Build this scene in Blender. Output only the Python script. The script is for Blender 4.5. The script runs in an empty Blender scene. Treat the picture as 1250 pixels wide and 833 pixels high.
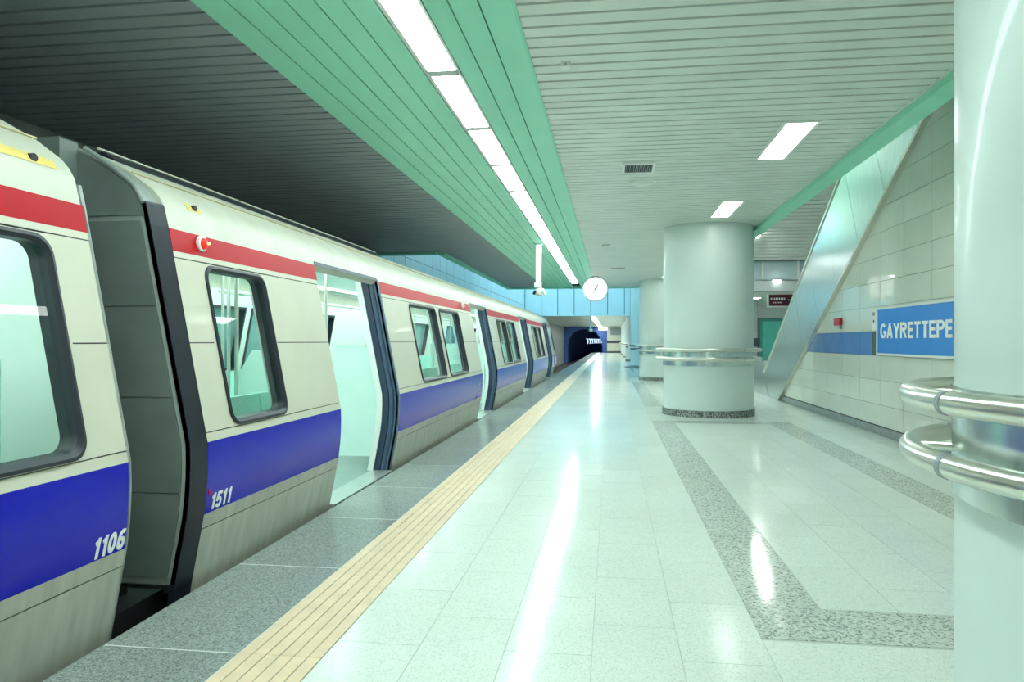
import bpy, bmesh, math, random
from mathutils import Vector, Matrix
random.seed(7)
S = bpy.context.scene
COL = S.collection

# ------------------------------------------------------------------ camera, world, exposure
F, H, VX = 880.0, 1.32, 746.0
TH = math.atan((VX - 625.0) / F)
cam_d = bpy.data.cameras.new('camera'); cam = bpy.data.objects.new('camera', cam_d); COL.objects.link(cam)
cam_d.sensor_fit = 'HORIZONTAL'; cam_d.sensor_width = 36.0; cam_d.lens = 36.0 * F / 1250.0
cam_d.clip_start = 0.02; cam_d.clip_end = 400
cam.location = (0, 0, H); cam.rotation_euler = (math.pi / 2, 0, TH)
S.camera = cam
S.view_settings.view_transform = 'Standard'; S.view_settings.look = 'None'
S.view_settings.gamma = 1.0; S.view_settings.use_curve_mapping = False
S.view_settings.exposure = 0.55
W = bpy.data.worlds.new('world'); S.world = W; W.use_nodes = True
W.node_tree.nodes['Background'].inputs[0].default_value = (0.55, 0.75, 0.8, 1)
W.node_tree.nodes['Background'].inputs[1].default_value = 0.05
LAMP = 19.0          # linear ceiling light strip
SPOT = 9.0          # recessed square fittings
CABIN = 11.0          # train interior light lines
VOID = 20.0          # blue lamps in the high void
TINT = (0.86, 1.0, 0.985)

# ------------------------------------------------------------------ materials
MATS = {}
def nodes_of(name):
    m = bpy.data.materials.new(name); m.use_nodes = True
    nt = m.node_tree; b = nt.nodes['Principled BSDF']
    MATS[name] = m
    return m, nt, b
def rgb(c): return (c[0], c[1], c[2], 1.0)
def mat(name, col, rough=0.5, metal=0.0, var=0.06, scale=4.0, spec=0.5, coat=0.0, stretch=(1, 1, 1), bump=0.0, rand=0.0):
    m, nt, b = nodes_of(name)
    b.inputs['Roughness'].default_value = rough; b.inputs['Metallic'].default_value = metal
    b.inputs['Specular IOR Level'].default_value = spec
    if coat: b.inputs['Coat Weight'].default_value = coat; b.inputs['Coat Roughness'].default_value = 0.06
    g = nt.nodes.new('ShaderNodeNewGeometry'); mp = nt.nodes.new('ShaderNodeMapping')
    mp.inputs['Scale'].default_value = stretch
    n = nt.nodes.new('ShaderNodeTexNoise'); n.inputs['Scale'].default_value = scale; n.inputs['Detail'].default_value = 4
    nt.links.new(g.outputs['Position'], mp.inputs['Vector']); nt.links.new(mp.outputs[0], n.inputs['Vector'])
    r = nt.nodes.new('ShaderNodeValToRGB')
    r.color_ramp.elements[0].position = 0.3; r.color_ramp.elements[1].position = 0.7
    r.color_ramp.elements[0].color = rgb([c * (1 - var) for c in col])
    r.color_ramp.elements[1].color = rgb([min(1, c * (1 + var)) for c in col])
    nt.links.new(n.outputs['Fac'], r.inputs[0])
    out = r.outputs[0]
    if rand:
        oi = nt.nodes.new('ShaderNodeObjectInfo'); mr = nt.nodes.new('ShaderNodeMapRange')
        mr.inputs['To Min'].default_value = 1 - rand; mr.inputs['To Max'].default_value = 1 + rand
        nt.links.new(oi.outputs['Random'], mr.inputs['Value'])
        mx = nt.nodes.new('ShaderNodeVectorMath'); mx.operation = 'SCALE'
        nt.links.new(out, mx.inputs[0]); nt.links.new(mr.outputs[0], mx.inputs['Scale']); out = mx.outputs[0]
    nt.links.new(out, b.inputs['Base Color'])
    if bump:
        bp = nt.nodes.new('ShaderNodeBump'); bp.inputs['Strength'].default_value = bump; bp.inputs['Distance'].default_value = 0.01
        nt.links.new(n.outputs['Fac'], bp.inputs['Height']); nt.links.new(bp.outputs[0], b.inputs['Normal'])
    return m
def terrazzo(name, base, dark, light, scale, amount, rough, rand=0.0):
    m, nt, b = nodes_of(name); b.inputs['Specular IOR Level'].default_value = 0.06
    b.inputs['Roughness'].default_value = rough
    g = nt.nodes.new('ShaderNodeNewGeometry')
    v = nt.nodes.new('ShaderNodeTexVoronoi'); v.inputs['Scale'].default_value = scale
    nt.links.new(g.outputs['Position'], v.inputs['Vector'])
    sp = nt.nodes.new('ShaderNodeSeparateColor'); nt.links.new(v.outputs['Color'], sp.inputs[0])
    r = nt.nodes.new('ShaderNodeValToRGB'); e = r.color_ramp.elements
    e[0].position = 0.0; e[0].color = rgb(dark)
    e[1].position = 1.0; e[1].color = rgb(light)
    a = e.new(amount); a.color = rgb([(d + 2 * c) / 3 for d, c in zip(dark, base)])
    c2 = e.new(min(.95, amount + 0.15)); c2.color = rgb(base)
    nt.links.new(sp.outputs[0], r.inputs[0])
    n = nt.nodes.new('ShaderNodeTexNoise'); n.inputs['Scale'].default_value = 1.3; n.inputs['Detail'].default_value = 5
    nt.links.new(g.outputs['Position'], n.inputs['Vector'])
    mr = nt.nodes.new('ShaderNodeMapRange'); mr.inputs['To Min'].default_value = 0.92; mr.inputs['To Max'].default_value = 1.06
    nt.links.new(n.outputs['Fac'], mr.inputs['Value'])
    mx = nt.nodes.new('ShaderNodeVectorMath'); mx.operation = 'SCALE'
    nt.links.new(r.outputs[0], mx.inputs[0]); nt.links.new(mr.outputs[0], mx.inputs['Scale'])
    out = mx.outputs[0]
    if rand:
        oi = nt.nodes.new('ShaderNodeObjectInfo'); m2 = nt.nodes.new('ShaderNodeMapRange')
        m2.inputs['To Min'].default_value = 1 - rand; m2.inputs['To Max'].default_value = 1 + rand
        nt.links.new(oi.outputs['Random'], m2.inputs['Value'])
        m3 = nt.nodes.new('ShaderNodeVectorMath'); m3.operation = 'SCALE'
        nt.links.new(out, m3.inputs[0]); nt.links.new(m2.outputs[0], m3.inputs['Scale']); out = m3.outputs[0]
    nt.links.new(out, b.inputs['Base Color'])
    # faint polish variation
    m4 = nt.nodes.new('ShaderNodeMapRange'); m4.inputs['To Min'].default_value = rough * 0.8; m4.inputs['To Max'].default_value = rough * 1.3
    nt.links.new(n.outputs['Fac'], m4.inputs['Value']); nt.links.new(m4.outputs[0], b.inputs['Roughness'])
    return m
def emit(name, col, strength):
    m, nt, b = nodes_of(name)
    b.inputs['Base Color'].default_value = rgb((0.8, 0.8, 0.8))
    b.inputs['Emission Color'].default_value = rgb(col); b.inputs['Emission Strength'].default_value = strength
    return m
def glass(name, tint=(0.93, 1.0, 0.97), refl=1.0):
    m = bpy.data.materials.new(name); m.use_nodes = True; nt = m.node_tree; nt.nodes.clear(); MATS[name] = m
    o = nt.nodes.new('ShaderNodeOutputMaterial'); t = nt.nodes.new('ShaderNodeBsdfTransparent'); g = nt.nodes.new('ShaderNodeBsdfGlossy')
    t.inputs[0].default_value = rgb(tint); g.inputs['Roughness'].default_value = 0.01
    f = nt.nodes.new('ShaderNodeFresnel'); f.inputs[0].default_value = 1.4
    x = nt.nodes.new('ShaderNodeMixShader')
    nt.links.new(f.outputs[0], x.inputs[0]); nt.links.new(t.outputs[0], x.inputs[1]); nt.links.new(g.outputs[0], x.inputs[2])
    nt.links.new(x.outputs[0], o.inputs[0])
    return m

terrazzo('floor_light', (0.68, 0.76, 0.69), (0.56, 0.63, 0.57), (0.75, 0.82, 0.75), 150, 0.14, 0.13, rand=0.02)
terrazzo('floor_dark', (0.50, 0.56, 0.50), (0.19, 0.22, 0.20), (0.66, 0.72, 0.66), 95, 0.20, 0.08, rand=0.03)
terrazzo('edge_granite', (0.26, 0.30, 0.28), (0.15, 0.17, 0.16), (0.38, 0.42, 0.39), 150, 0.25, 0.18, rand=0.04)
terrazzo('plinth_granite', (0.20, 0.24, 0.23), (0.05, 0.06, 0.06), (0.5, 0.54, 0.5), 70, 0.35, 0.2, rand=0.15)
mat('grout_white', (0.62, 0.66, 0.62), 0.7)
mat('grout_grey', (0.48, 0.54, 0.49), 0.8)
mat('tactile', (0.76, 0.60, 0.40), 0.45, var=0.07, scale=9, rand=0.03)
mat('tactile_groove', (0.38, 0.29, 0.17), 0.7)
mat('concrete_dark', (0.10, 0.11, 0.12), 0.85, var=0.2, scale=3)
mat('ballast', (0.06, 0.055, 0.055), 0.9, var=0.4, scale=30)
mat('rail_steel', (0.30, 0.27, 0.25), 0.35, 0.9)
mat('slat', (0.68, 0.74, 0.69), 0.40, 0.1, var=0.04, scale=2, rand=0.02)
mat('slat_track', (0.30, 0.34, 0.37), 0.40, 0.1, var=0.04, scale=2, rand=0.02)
mat('void_black', (0.012, 0.016, 0.03), 0.8)
mat('green_panel', (0.34, 0.82, 0.62), 0.42, 0.1, var=0.03, scale=2)
mat('green_trim', (0.28, 0.74, 0.54), 0.42, 0.1, var=0.03)
mat('white_frame', (0.80, 0.83, 0.80), 0.4, var=0.02)
mat('lamp_frame', (0.55, 0.58, 0.54), 0.5)
mat('pillar_paint', (0.64, 0.76, 0.72), 0.34, 0.0, var=0.02, scale=1.5, coat=0.12)
mat('steel', (0.72, 0.72, 0.66), 0.30, 1.0, var=0.04, scale=6)
mat('brushed_steel', (0.62, 0.70, 0.70), 0.23, 1.0, var=0.07, scale=3, stretch=(1, 6, 1))
mat('wall_tile', (0.72, 0.77, 0.68), 0.035, var=0.025, scale=2.5, rand=0.02, spec=0.6)
mat('wall_backing', (0.16, 0.17, 0.15), 0.8)
mat('band_tile', (0.10, 0.26, 0.62), 0.08, var=0.06, rand=0.04)
mat('band_tile_dark', (0.10, 0.14, 0.14), 0.1)
mat('base_strip', (0.30, 0.34, 0.34), 0.3, 0.3, var=0.15, scale=8)
mat('sign_blue', (0.03, 0.27, 0.80), 0.25, var=0.02)
mat('sign_white', (0.92, 0.94, 0.92), 0.4, var=0.01)
mat('train_white', (0.66, 0.645, 0.53), 0.30, var=0.035, scale=3, coat=0.2)
mat('train_skirt', (0.52, 0.53, 0.46), 0.38, var=0.14, scale=5, stretch=(1, 3, .6))
mat('train_red', (0.50, 0.004, 0.016), 0.35, var=0.03, spec=0.2)
mat('train_blue', (0.003, 0.006, 0.50), 0.16, var=0.04, spec=0.28)
mat('train_roof', (0.58, 0.58, 0.48), 0.45, var=0.06)
mat('seam_dark', (0.04, 0.045, 0.05), 0.7)
mat('rubber', (0.014, 0.018, 0.030), 0.45, var=0.15)
mat('rubber_blue', (0.07, 0.12, 0.20), 0.4, var=0.25, scale=14, stretch=(8, 8, 1))
mat('rubber_dark', (0.025, 0.045, 0.085), 0.4, var=0.2, scale=10)
mat('end_grey', (0.15, 0.18, 0.17), 0.45, var=0.13, scale=4)
mat('end_grey_light', (0.30, 0.34, 0.32), 0.45, var=0.1, scale=6)
mat('under_black', (0.012, 0.013, 0.015), 0.6, var=0.3, scale=10)
mat('cabin_white', (0.84, 0.90, 0.86), 0.4, var=0.02)
mat('cabin_floor', (0.26, 0.36, 0.33), 0.4, var=0.05)
mat('mint_seat', (0.42, 0.86, 0.74), 0.35, var=0.03)
mat('mint_screen', (0.70, 0.93, 0.86), 0.35, var=0.02)
mat('teal_glass', (0.16, 0.36, 0.36), 0.05, var=0.1)
mat('yellow_plate', (0.75, 0.58, 0.16), 0.5)
mat('sill_steel', (0.62, 0.66, 0.64), 0.3, 0.7, var=0.06)
mat('panel_cyan', (0.70, 0.88, 0.90), 0.4, var=0.03, scale=1)
mat('track_wall', (0.33, 0.34, 0.33), 0.6, var=0.15, scale=1.5)
mat('tunnel_blue', (0.07, 0.14, 0.42), 0.6, var=0.2)
mat('beige_wall', (0.66, 0.68, 0.55), 0.5)
mat('dark_band', (0.05, 0.07, 0.09), 0.5)
mat('frosted', (0.52, 0.66, 0.70), 0.3)
mat('gutter_cream', (0.62, 0.55, 0.32), 0.5)
mat('lobby_tile', (0.52, 0.60, 0.60), 0.25, var=0.03, rand=0.03)
mat('teal_door', (0.10, 0.52, 0.44), 0.4)
mat('teal_frame', (0.05, 0.30, 0.28), 0.4)
mat('maroon', (0.12, 0.01, 0.04), 0.5)
mat('red_box', (0.55, 0.03, 0.05), 0.4)
mat('white_plastic', (0.82, 0.85, 0.80), 0.4, var=0.02)
mat('grey_plastic', (0.30, 0.34, 0.36), 0.5)
mat('black_plastic', (0.02, 0.02, 0.03), 0.4)
mat('clock_face', (0.90, 0.90, 0.90), 0.3, var=0.01)
mat('clock_rim', (0.55, 0.56, 0.56), 0.35, 0.5)
mat('dark_blue', (0.02, 0.04, 0.12), 0.5)
emit('lamp_strip', TINT, LAMP); emit('lamp_square', (0.95, 1.0, 0.95), SPOT); emit('lamp_soffit', (0.95, 1.0, 0.95), 55.0)
emit('cabin_lamp', (0.80, 1.0, 0.94), CABIN); emit('void_lamp', (0.42, 0.80, 1.0), VOID)
emit('tunnel_lamp', (0.55, 0.75, 1.0), 1.5); emit('red_glow', (1.0, 0.02, 0.02), 0.35); emit('amber_glow', (1.0, 0.75, 0.2), 2.0)
emit('pink_sign', (1.0, 0.42, 0.45), 1.6); emit('clock_lit', (0.95, 1.0, 1.0), 0.42)
for q in ('red_glow', 'amber_glow'): MATS[q].node_tree.nodes['Principled BSDF'].inputs['Base Color'].default_value = (0.5, 0.01, 0.01, 1)
glass('train_glass'); glass('lobby_glass', (0.80, 0.9, 0.98))
M = MATS

# ------------------------------------------------------------------ mesh helpers
class MB:
    def __init__(s): s.v = []; s.f = []; s.m = []; s.mats = []
    def face(s, idx, mi=0): s.f.append(tuple(idx)); s.m.append(mi)
    def add(s, vs, fs, mi=0):
        o = len(s.v); s.v += [tuple(p) for p in vs]
        for f in fs: s.face([i + o for i in f], mi)
    def box(s, x0, x1, y0, y1, z0, z1, mi=0):
        s.add([(x0,y0,z0),(x1,y0,z0),(x1,y1,z0),(x0,y1,z0),(x0,y0,z1),(x1,y0,z1),(x1,y1,z1),(x0,y1,z1)],
              [(0,3,2,1),(4,5,6,7),(0,1,5,4),(1,2,6,5),(2,3,7,6),(3,0,4,7)], mi)
    def prism(s, poly, a, b, axis='x', mi=0):
        # poly: 2D points; axis x: (y,z), y: (x,z), z: (x,y)
        def P(p, t):
            return (t, p[0], p[1]) if axis == 'x' else (p[0], t, p[1]) if axis == 'y' else (p[0], p[1], t)
        n = len(poly)
        vs = [P(p, a) for p in poly] + [P(p, b) for p in poly]
        s.add(vs, [tuple(range(n))[::-1], tuple(range(n, 2*n))] + [(i, (i+1) % n, n + (i+1) % n, n + i) for i in range(n)], mi)
    def lathe(s, prof, cx, cy, n=48, mi=0, a0=0.0, a1=2*math.pi):
        full = abs(a1 - a0 - 2*math.pi) < 1e-6; k = n if full else n + 1; o = len(s.v)
        for r, z in prof:
            for i in range(k):
                a = a0 + (a1 - a0) * i / n; s.v.append((cx + r*math.cos(a), cy + r*math.sin(a), z))
        for j in range(len(prof) - 1):
            for i in range(n):
                i2 = (i + 1) % k
                s.face((o + j*k + i, o + j*k + i2, o + (j+1)*k + i2, o + (j+1)*k + i), mi)
    def tube(s, pts, r, n=12, closed=False, mi=0):
        P = [Vector(p) for p in pts]; o = len(s.v); m = len(P)
        for i, p in enumerate(P):
            if closed: t = P[(i+1) % m] - P[i-1]
            else: t = P[min(i+1, m-1)] - P[max(i-1, 0)]
            t.normalize(); ref = Vector((0,0,1)) if abs(t.z) < 0.9 else Vector((1,0,0))
            u = t.cross(ref).normalized(); w = t.cross(u)
            for k in range(n):
                a = 2*math.pi*k/n; s.v.append(tuple(p + u*r*math.cos(a) + w*r*math.sin(a)))
        for i in range(m if closed else m - 1):
            j = (i + 1) % m
            for k in range(n):
                k2 = (k+1) % n; s.face((o+i*n+k, o+j*n+k, o+j*n+k2, o+i*n+k2), mi)
        if not closed:
            s.face([o+k for k in range(n)], mi); s.face([o+(m-1)*n+k for k in range(n)][::-1], mi)
    def mesh(s, name, mats, smooth=False, fix=True):
        me = bpy.data.meshes.new(name); me.from_pydata(s.v, [], s.f)
        for m in (mats if isinstance(mats, (list, tuple)) else [mats]): me.materials.append(M[m])
        if any(s.m): me.polygons.foreach_set('material_index', s.m)
        if fix:
            bm = bmesh.new(); bm.from_mesh(me); bmesh.ops.recalc_face_normals(bm, faces=bm.faces); bm.to_mesh(me); bm.free()
        if smooth:
            me.polygons.foreach_set('use_smooth', [True] * len(me.polygons))
            if hasattr(me, 'set_sharp_from_angle'): me.set_sharp_from_angle(angle=math.radians(35))
        me.update(); return me
    def build(s, name, mats, parent=None, smooth=False): return place(name, s.mesh(name, mats, smooth), parent)

def place(name, me, parent=None, loc=(0, 0, 0)):
    o = bpy.data.objects.new(name, me); COL.objects.link(o); o.location = loc
    if parent is not None:
        o.parent = parent; o.matrix_parent_inverse = WORLD.get(parent.name, Matrix()).inverted()
        WORLD[o.name] = WORLD.get(parent.name, Matrix()) @ o.matrix_parent_inverse @ Matrix.Translation(loc)
    else: WORLD[o.name] = Matrix.Translation(loc)
    return o
WORLD = {}
def thing(name, label, cat, loc=(0, 0, 0), group=None):
    o = bpy.data.objects.new(name, None); COL.objects.link(o); o.location = loc; o.empty_display_size = 0.2
    WORLD[o.name] = Matrix.Translation(loc)
    return tag(o, label, cat, group)
def tag(o, label, cat, group=None):
    o['label'] = label; o['category'] = cat
    if group: o['group'] = group
    return o
def struct(o, label, cat):
    o['kind'] = 'structure'; o['label'] = label; o['category'] = cat; return o
def stuff(o): o['kind'] = 'stuff'; return o
def box(name, m, parent, x0, x1, y0, y1, z0, z1):
    b = MB(); b.box(x0, x1, y0, y1, z0, z1); return b.build(name, m, parent)
ORD = ['first','second','third','fourth','fifth','sixth','seventh','eighth','ninth','tenth','eleventh','twelfth','thirteenth','fourteenth','fifteenth','sixteenth','seventeenth','eighteenth']
def arc(cx, cy, rx, ry, a0, a1, n=14): return [(cx + rx*math.cos(math.radians(a0 + (a1-a0)*i/n)), cy + ry*math.sin(math.radians(a0 + (a1-a0)*i/n))) for i in range(n+1)]
def glyph(ch, w):
    """stroke outlines in a unit high cell: list of (centre line, closed), width of the glyph; w = stroke width"""
    h = w / 2; L = {}
    if ch == 'E': return [([(h, 0), (h, 1)], 0), ([(0, h), (.56, h)], 0), ([(0, .52), (.52, .52)], 0), ([(0, 1-h), (.55, 1-h)], 0)], .56
    if ch == 'T': return [([(.31, 0), (.31, 1)], 0), ([(0, 1-h), (.62, 1-h)], 0)], .62
    if ch == 'P': return [([(h, 0), (h, 1)], 0), ([(h, 1-h), (.36, 1-h)] + arc(.36, .72, .24, .28-h, 90, -90) + [(h, .44+h)], 0)], .66
    if ch == 'R': return [([(h, 0), (h, 1)], 0), ([(h, 1-h), (.38, 1-h)] + arc(.38, .73, .24, .27-h, 90, -90) + [(h, .46+h)], 0), ([(.34, .5), (.62, 0)], 0)], .72
    if ch == 'Y': return [([(.33, 0), (.33, .45)], 0), ([(h*.8, 1), (.33, .40)], 0), ([(.66-h*.8, 1), (.33, .40)], 0)], .66
    if ch == 'A': return [([(h*.9, 0), (.35, 1)], 0), ([(.70-h*.9, 0), (.35, 1)], 0), ([(.16, .28), (.54, .28)], 0)], .70
    if ch == 'G': return [(arc(.38, .5, .38-h, .5-h, 40, 330, 22) + [(.71-h, .30), (.71-h, .50-h), (.40, .50-h)], 0)], .72
    if ch == '1': return [([(.30, 0), (.30, 1)], 0), ([(.30, .86), (.08, .72)], 0)], .42
    if ch == '0': return [(arc(.29, .5, .29-h, .5-h, 0, 360, 22)[:-1], 1)], .58
    if ch == '5': return [([(.54, 1-h), (.16, 1-h), (.11, .50)] + arc(.28, .33, .27-h*.6, .33-h, 135, -150, 16), 0)], .56
    if ch == '6': return [(arc(.29, .32, .29-h, .32-h, 0, 360, 18)[:-1], 1), (arc(.36, .50, .36-h, .5-h, 60, 180, 12) + [(h, .34)], 0)], .58
    return [], .3
def word(parent, name, txt, w, fn, width, height, gap=.10):
    """lettering built from strokes, mapped on a surface by fn(along, up, out)"""
    x = 0.0; segs = []
    for ch in txt:
        st, gw_ = glyph(ch, w)
        for pts, cl in st: segs.append(([(x + p[0], p[1]) for p in pts], cl))
        x += gw_ + gap
    x -= gap; sx = width / x; k = MB(); lay = 0
    for pts, cl in segs:
        n = len(pts); Lf, Rt = [], []
        for i, p in enumerate(pts):
            q0 = pts[i-1] if (i or cl) else p; q1 = pts[(i+1) % n] if (i < n-1 or cl) else p
            d0 = Vector((p[0]-q0[0], p[1]-q0[1])); d1 = Vector((q1[0]-p[0], q1[1]-p[1]))
            if d0.length < 1e-9: d0 = d1
            if d1.length < 1e-9: d1 = d0
            d0.normalize(); d1.normalize(); t_ = (d0 + d1); t_ = t_.normalized() if t_.length > 1e-6 else d0
            s_ = w/2 / max(.55, t_.dot(d0)); nv = Vector((-t_.y, t_.x)) * s_
            Lf.append((p[0]+nv.x, p[1]+nv.y)); Rt.append((p[0]-nv.x, p[1]-nv.y))
        lay = (lay + 1) % 4; e1 = .0015 + lay * .0002
        o = len(k.v)
        for e in (0.0, e1):
            k.v += [fn(a*sx, min(max(b, 0), 1)*height, e) for a, b in Lf] + [fn(a*sx, min(max(b, 0), 1)*height, e) for a, b in Rt]
        for i in range(n if cl else n-1):
            j = (i+1) % n
            k.face((o+2*n+i, o+2*n+j, o+3*n+j, o+3*n+i)); k.face((o+i, o+j, o+2*n+j, o+2*n+i)); k.face((o+n+i, o+n+j, o+3*n+j, o+3*n+i))
        if not cl:
            k.face((o, o+n, o+3*n, o+2*n)); k.face((o+n-1, o+2*n-1, o+4*n-1, o+3*n-1))
    return k.build(name, 'sign_white', parent)

# ================================================================== THE SETTING
C = 3.36                       # ceiling height
EDGE = -2.18                   # platform edge
Y0, Y1 = -9.0, 82.0
WX = 3.75                      # tiled wall
NEAR, FARC = 2.2, 27.4

# ---- floor with its tiles
b = MB(); b.box(EDGE + 0.02, 9.2, Y0, Y1, -1.25, -0.002)
floor = struct(b.build('floor', 'grout_grey'), 'pale polished terrazzo platform floor with dark bands and a yellow tactile strip', 'floor')
def tile_mesh(name, w, l, m, t=0.002):
    k = MB(); k.box(0, w, 0, l, -t, 0); me = k.mesh(name, m); return me
count = {'floor_tile': 0}
def columns(xs, yfrom, yto, length, m, name, ox=0.0, far=None):
    """rows of tiles; near ones are parts, the far rest is one joined part"""
    rest = far
    for ci in range(len(xs) - 1):
        w = xs[ci+1] - xs[ci] - 0.004
        me = tile_mesh(name, w, length - 0.004, m)
        y = yfrom - (length * 0.5 if ci % 2 else 0)
        while y < yto - 0.01:
            a, e = max(y, yfrom), min(y + length, yto)
            full = abs((e - a) - length) < 1e-4
            if a < 15.5 and count.get(name, 0) < 300:
                if full: o = place(name, me, floor, (xs[ci] + 0.002, a + 0.002, 0))
                else: o = place(name, tile_mesh(name, w, e - a - 0.004, m), floor, (xs[ci] + 0.002, a + 0.002, 0))
                count[name] = count.get(name, 0) + 1
            elif rest is not None: rest.box(xs[ci] + 0.002, xs[ci] + 0.002 + w, a + 0.002, e - 0.002, -0.002, 0)
            y += length
RING = (0.66, 1.02, 2.50, 2.86)          # dark band edges across the platform
def lin(a, e, n): return [a + (e - a) * i / n for i in range(n + 1)]
rest = MB()
columns(lin(-1.19, RING[0], 5), 2.36, 30.0, 0.68, 'floor_light', 'floor_tile', far=rest)
columns(lin(RING[3], WX - 0.02, 3), 3.3, 30.0, 0.68, 'floor_light', 'floor_tile', far=rest)
pil_y = [2.0 + 11.45 * i for i in range(7)]
dark_rest = MB()
for k, py in enumerate(pil_y[:3]):
    ya, yb = py + 1.32, py + 10.2
    columns(lin(RING[1], RING[2], 4), ya + 0.40, yb - 0.36, 0.68, 'floor_light', 'floor_tile', far=rest)
    columns([RING[0], RING[1]], ya + 0.40, yb - 0.36, 1.2, 'floor_dark', 'dark_tile', far=dark_rest)
    columns([RING[2], RING[3]], ya + 0.40, yb - 0.36, 1.2, 'floor_dark', 'dark_tile', far=dark_rest)
    columns(lin(RING[0], RING[3], 3), ya, ya + 0.40, 0.40, 'floor_dark', 'dark_tile', far=dark_rest)
    columns(lin(RING[0], RING[3], 3), yb - 0.36, yb, 0.36, 'floor_dark', 'dark_tile', far=dark_rest)
    columns(lin(RING[0], RING[3], 6), yb, pil_y[k+1] + 1.32, 0.68, 'floor_light', 'floor_tile', far=rest)
rest.box(-1.19, WX, 36.2, Y1, -0.002, 0); rest.box(-1.19, RING[0], 30, 36.2, -0.002, 0); rest.box(RING[3], WX, 30, 36.2, -0.002, 0)
rest.box(-1.19, WX, Y0, 2.36, -0.002, 0) ; rest.box(RING[0], WX, 2.36, 3.3, -0.002, 0)
rest.box(WX, 9.2, 16.5, 26.2, -0.002, 0)
stuff(rest.build('floor_tiles_beyond', 'floor_light', floor)); stuff(dark_rest.build('dark_tiles_beyond', 'floor_dark', floor))
# edge slabs, white joints
g = MB(); g.box(EDGE, -1.556, Y0, Y1, -0.16, -0.0006); g.build('edge_bedding', 'grout_white', floor)
sl = tile_mesh('edge_slab', 0.622, 1.139, 'edge_granite', 0.10)
y = 2.86 - 1.15 * 2
while y < 60: place('edge_slab', sl, floor, (EDGE - 0.004, y + 0.006, 0)); y += 1.15
g = MB(); g.box(EDGE - 0.004, -1.556, Y0, 0.55, -0.1, 0); g.box(EDGE - 0.004, -1.556, y, Y1, -0.1, 0)
stuff(g.build('edge_slabs_beyond', 'edge_granite', floor))
# tactile strip: six raised bars in each length
g = MB(); g.box(-1.556, -1.19, Y0, Y1, -0.05, -0.003); g.build('tactile_bedding', 'tactile_groove', floor)
bw = 0.366 / 6
bars = tile_mesh('tactile_bar', bw - 0.006, 1.147, 'tactile', 0.008)
y = 0.56; n = 0
far = MB()
while y < 60:
    for i in range(6):
        if n < 300: place('tactile_bar', bars, floor, (-1.556 + i * bw + 0.003, y, 0.003)); n += 1
        else: far.box(-1.556 + i*bw + 0.003, -1.556 + (i+1)*bw - 0.003, y, y + 1.147, -0.005, 0.003)
    y += 1.15
far.box(-1.556, -1.19, y, Y1, -0.005, 0.003); far.box(-1.556, -1.19, Y0, 0.555, -0.005, 0.003)
stuff(far.build('tactile_bars_beyond', 'tactile', floor))

# ---- track bed, rails
b = MB(); b.box(-5.4, EDGE + 0.02, Y0, 130, -1.5, -1.2)
struct(b.build('floor_track', 'ballast'), 'dark track bed beside the platform', 'track bed')
for i, x in enumerate((-2.83, -4.27)):
    b = MB(); b.prism([(x-.07,-1.2),(x+.07,-1.2),(x+.07,-1.18),(x+.012,-1.16),(x+.012,-1.08),(x+.036,-1.07),(x+.036,-1.04),(x-.036,-1.04),(x-.036,-1.07),(x-.012,-1.08),(x-.012,-1.16),(x-.07,-1.18)], Y0, 130, 'y')
    tag(b.build('track_rail', 'rail_steel'), ['steel running rail closest to the platform edge', 'steel running rail closest to the dark track wall'][i], 'rail', 'running rails')

# ---- ceiling: backing, slats, green planks
ceiling = struct(box('ceiling', 'void_black', None, -5.4, 2.56, Y0, 16.35, C + 0.05, C + 0.12), 'suspended slatted metal ceiling with a green lengthwise strip', 'ceiling')
box('ceiling_backing', 'void_black', ceiling, -3.86, 2.56, 16.35, FARC, C + 0.05, C + 0.12)
GL = [-2.494, -2.284, -2.105, -1.93, -1.757, -1.586, -1.405]; GR = [-1.125, -0.97, -0.79, -0.585]
PITCH = 0.165
def slat_mesh(x0, x1, m):
    k = MB(); y = PITCH - 0.023; k.prism([(0.0, C + 0.02), (0.004, C), (y - 0.004, C), (y, C + 0.02)], x0, x1, 'x'); return k.mesh('ceiling_slat', m)
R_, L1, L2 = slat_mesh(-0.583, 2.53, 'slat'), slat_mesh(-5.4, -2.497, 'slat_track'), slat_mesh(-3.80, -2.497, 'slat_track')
rest = MB(); n = 0; y = NEAR
while y + PITCH < FARC:
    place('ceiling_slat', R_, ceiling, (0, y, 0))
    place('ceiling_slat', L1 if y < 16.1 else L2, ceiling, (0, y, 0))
    y += PITCH
yend = y
y = NEAR - PITCH
while y > Y0:
    rest.box(-0.583, 2.53, y, y + PITCH - 0.023, C, C + 0.02); rest.box(-5.4, -2.497, y, y + PITCH - 0.023, C, C + 0.02); y -= PITCH
stuff(rest.build('ceiling_slats_beyond', 'slat', ceiling))
for gl in (GL, GR):
    for a, e in zip(gl[:-1], gl[1:]): box('green_panel', 'green_panel', ceiling, a + 0.005, e - 0.005, Y0, FARC - 0.1, C - 0.006, C + 0.02)
box('ceiling_trim', 'green_trim', ceiling, -0.592, -0.572, Y0, FARC, C - 0.012, C + 0.02)
# ceiling edge trims at the far opening
box('ceiling_trim', 'green_trim', ceiling, -3.98, 2.56, FARC - 0.1, FARC + 0.18, C - 0.05, C + 0.2)
box('ceiling_trim', 'green_trim', ceiling, -3.98, -3.80, 16.3, FARC - 0.1, C - 0.04, C + 0.2)
box('ceiling_trim', 'green_trim', ceiling, -5.4, -3.98, 16.12, 16.40, C - 0.04, C + 0.2)

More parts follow.
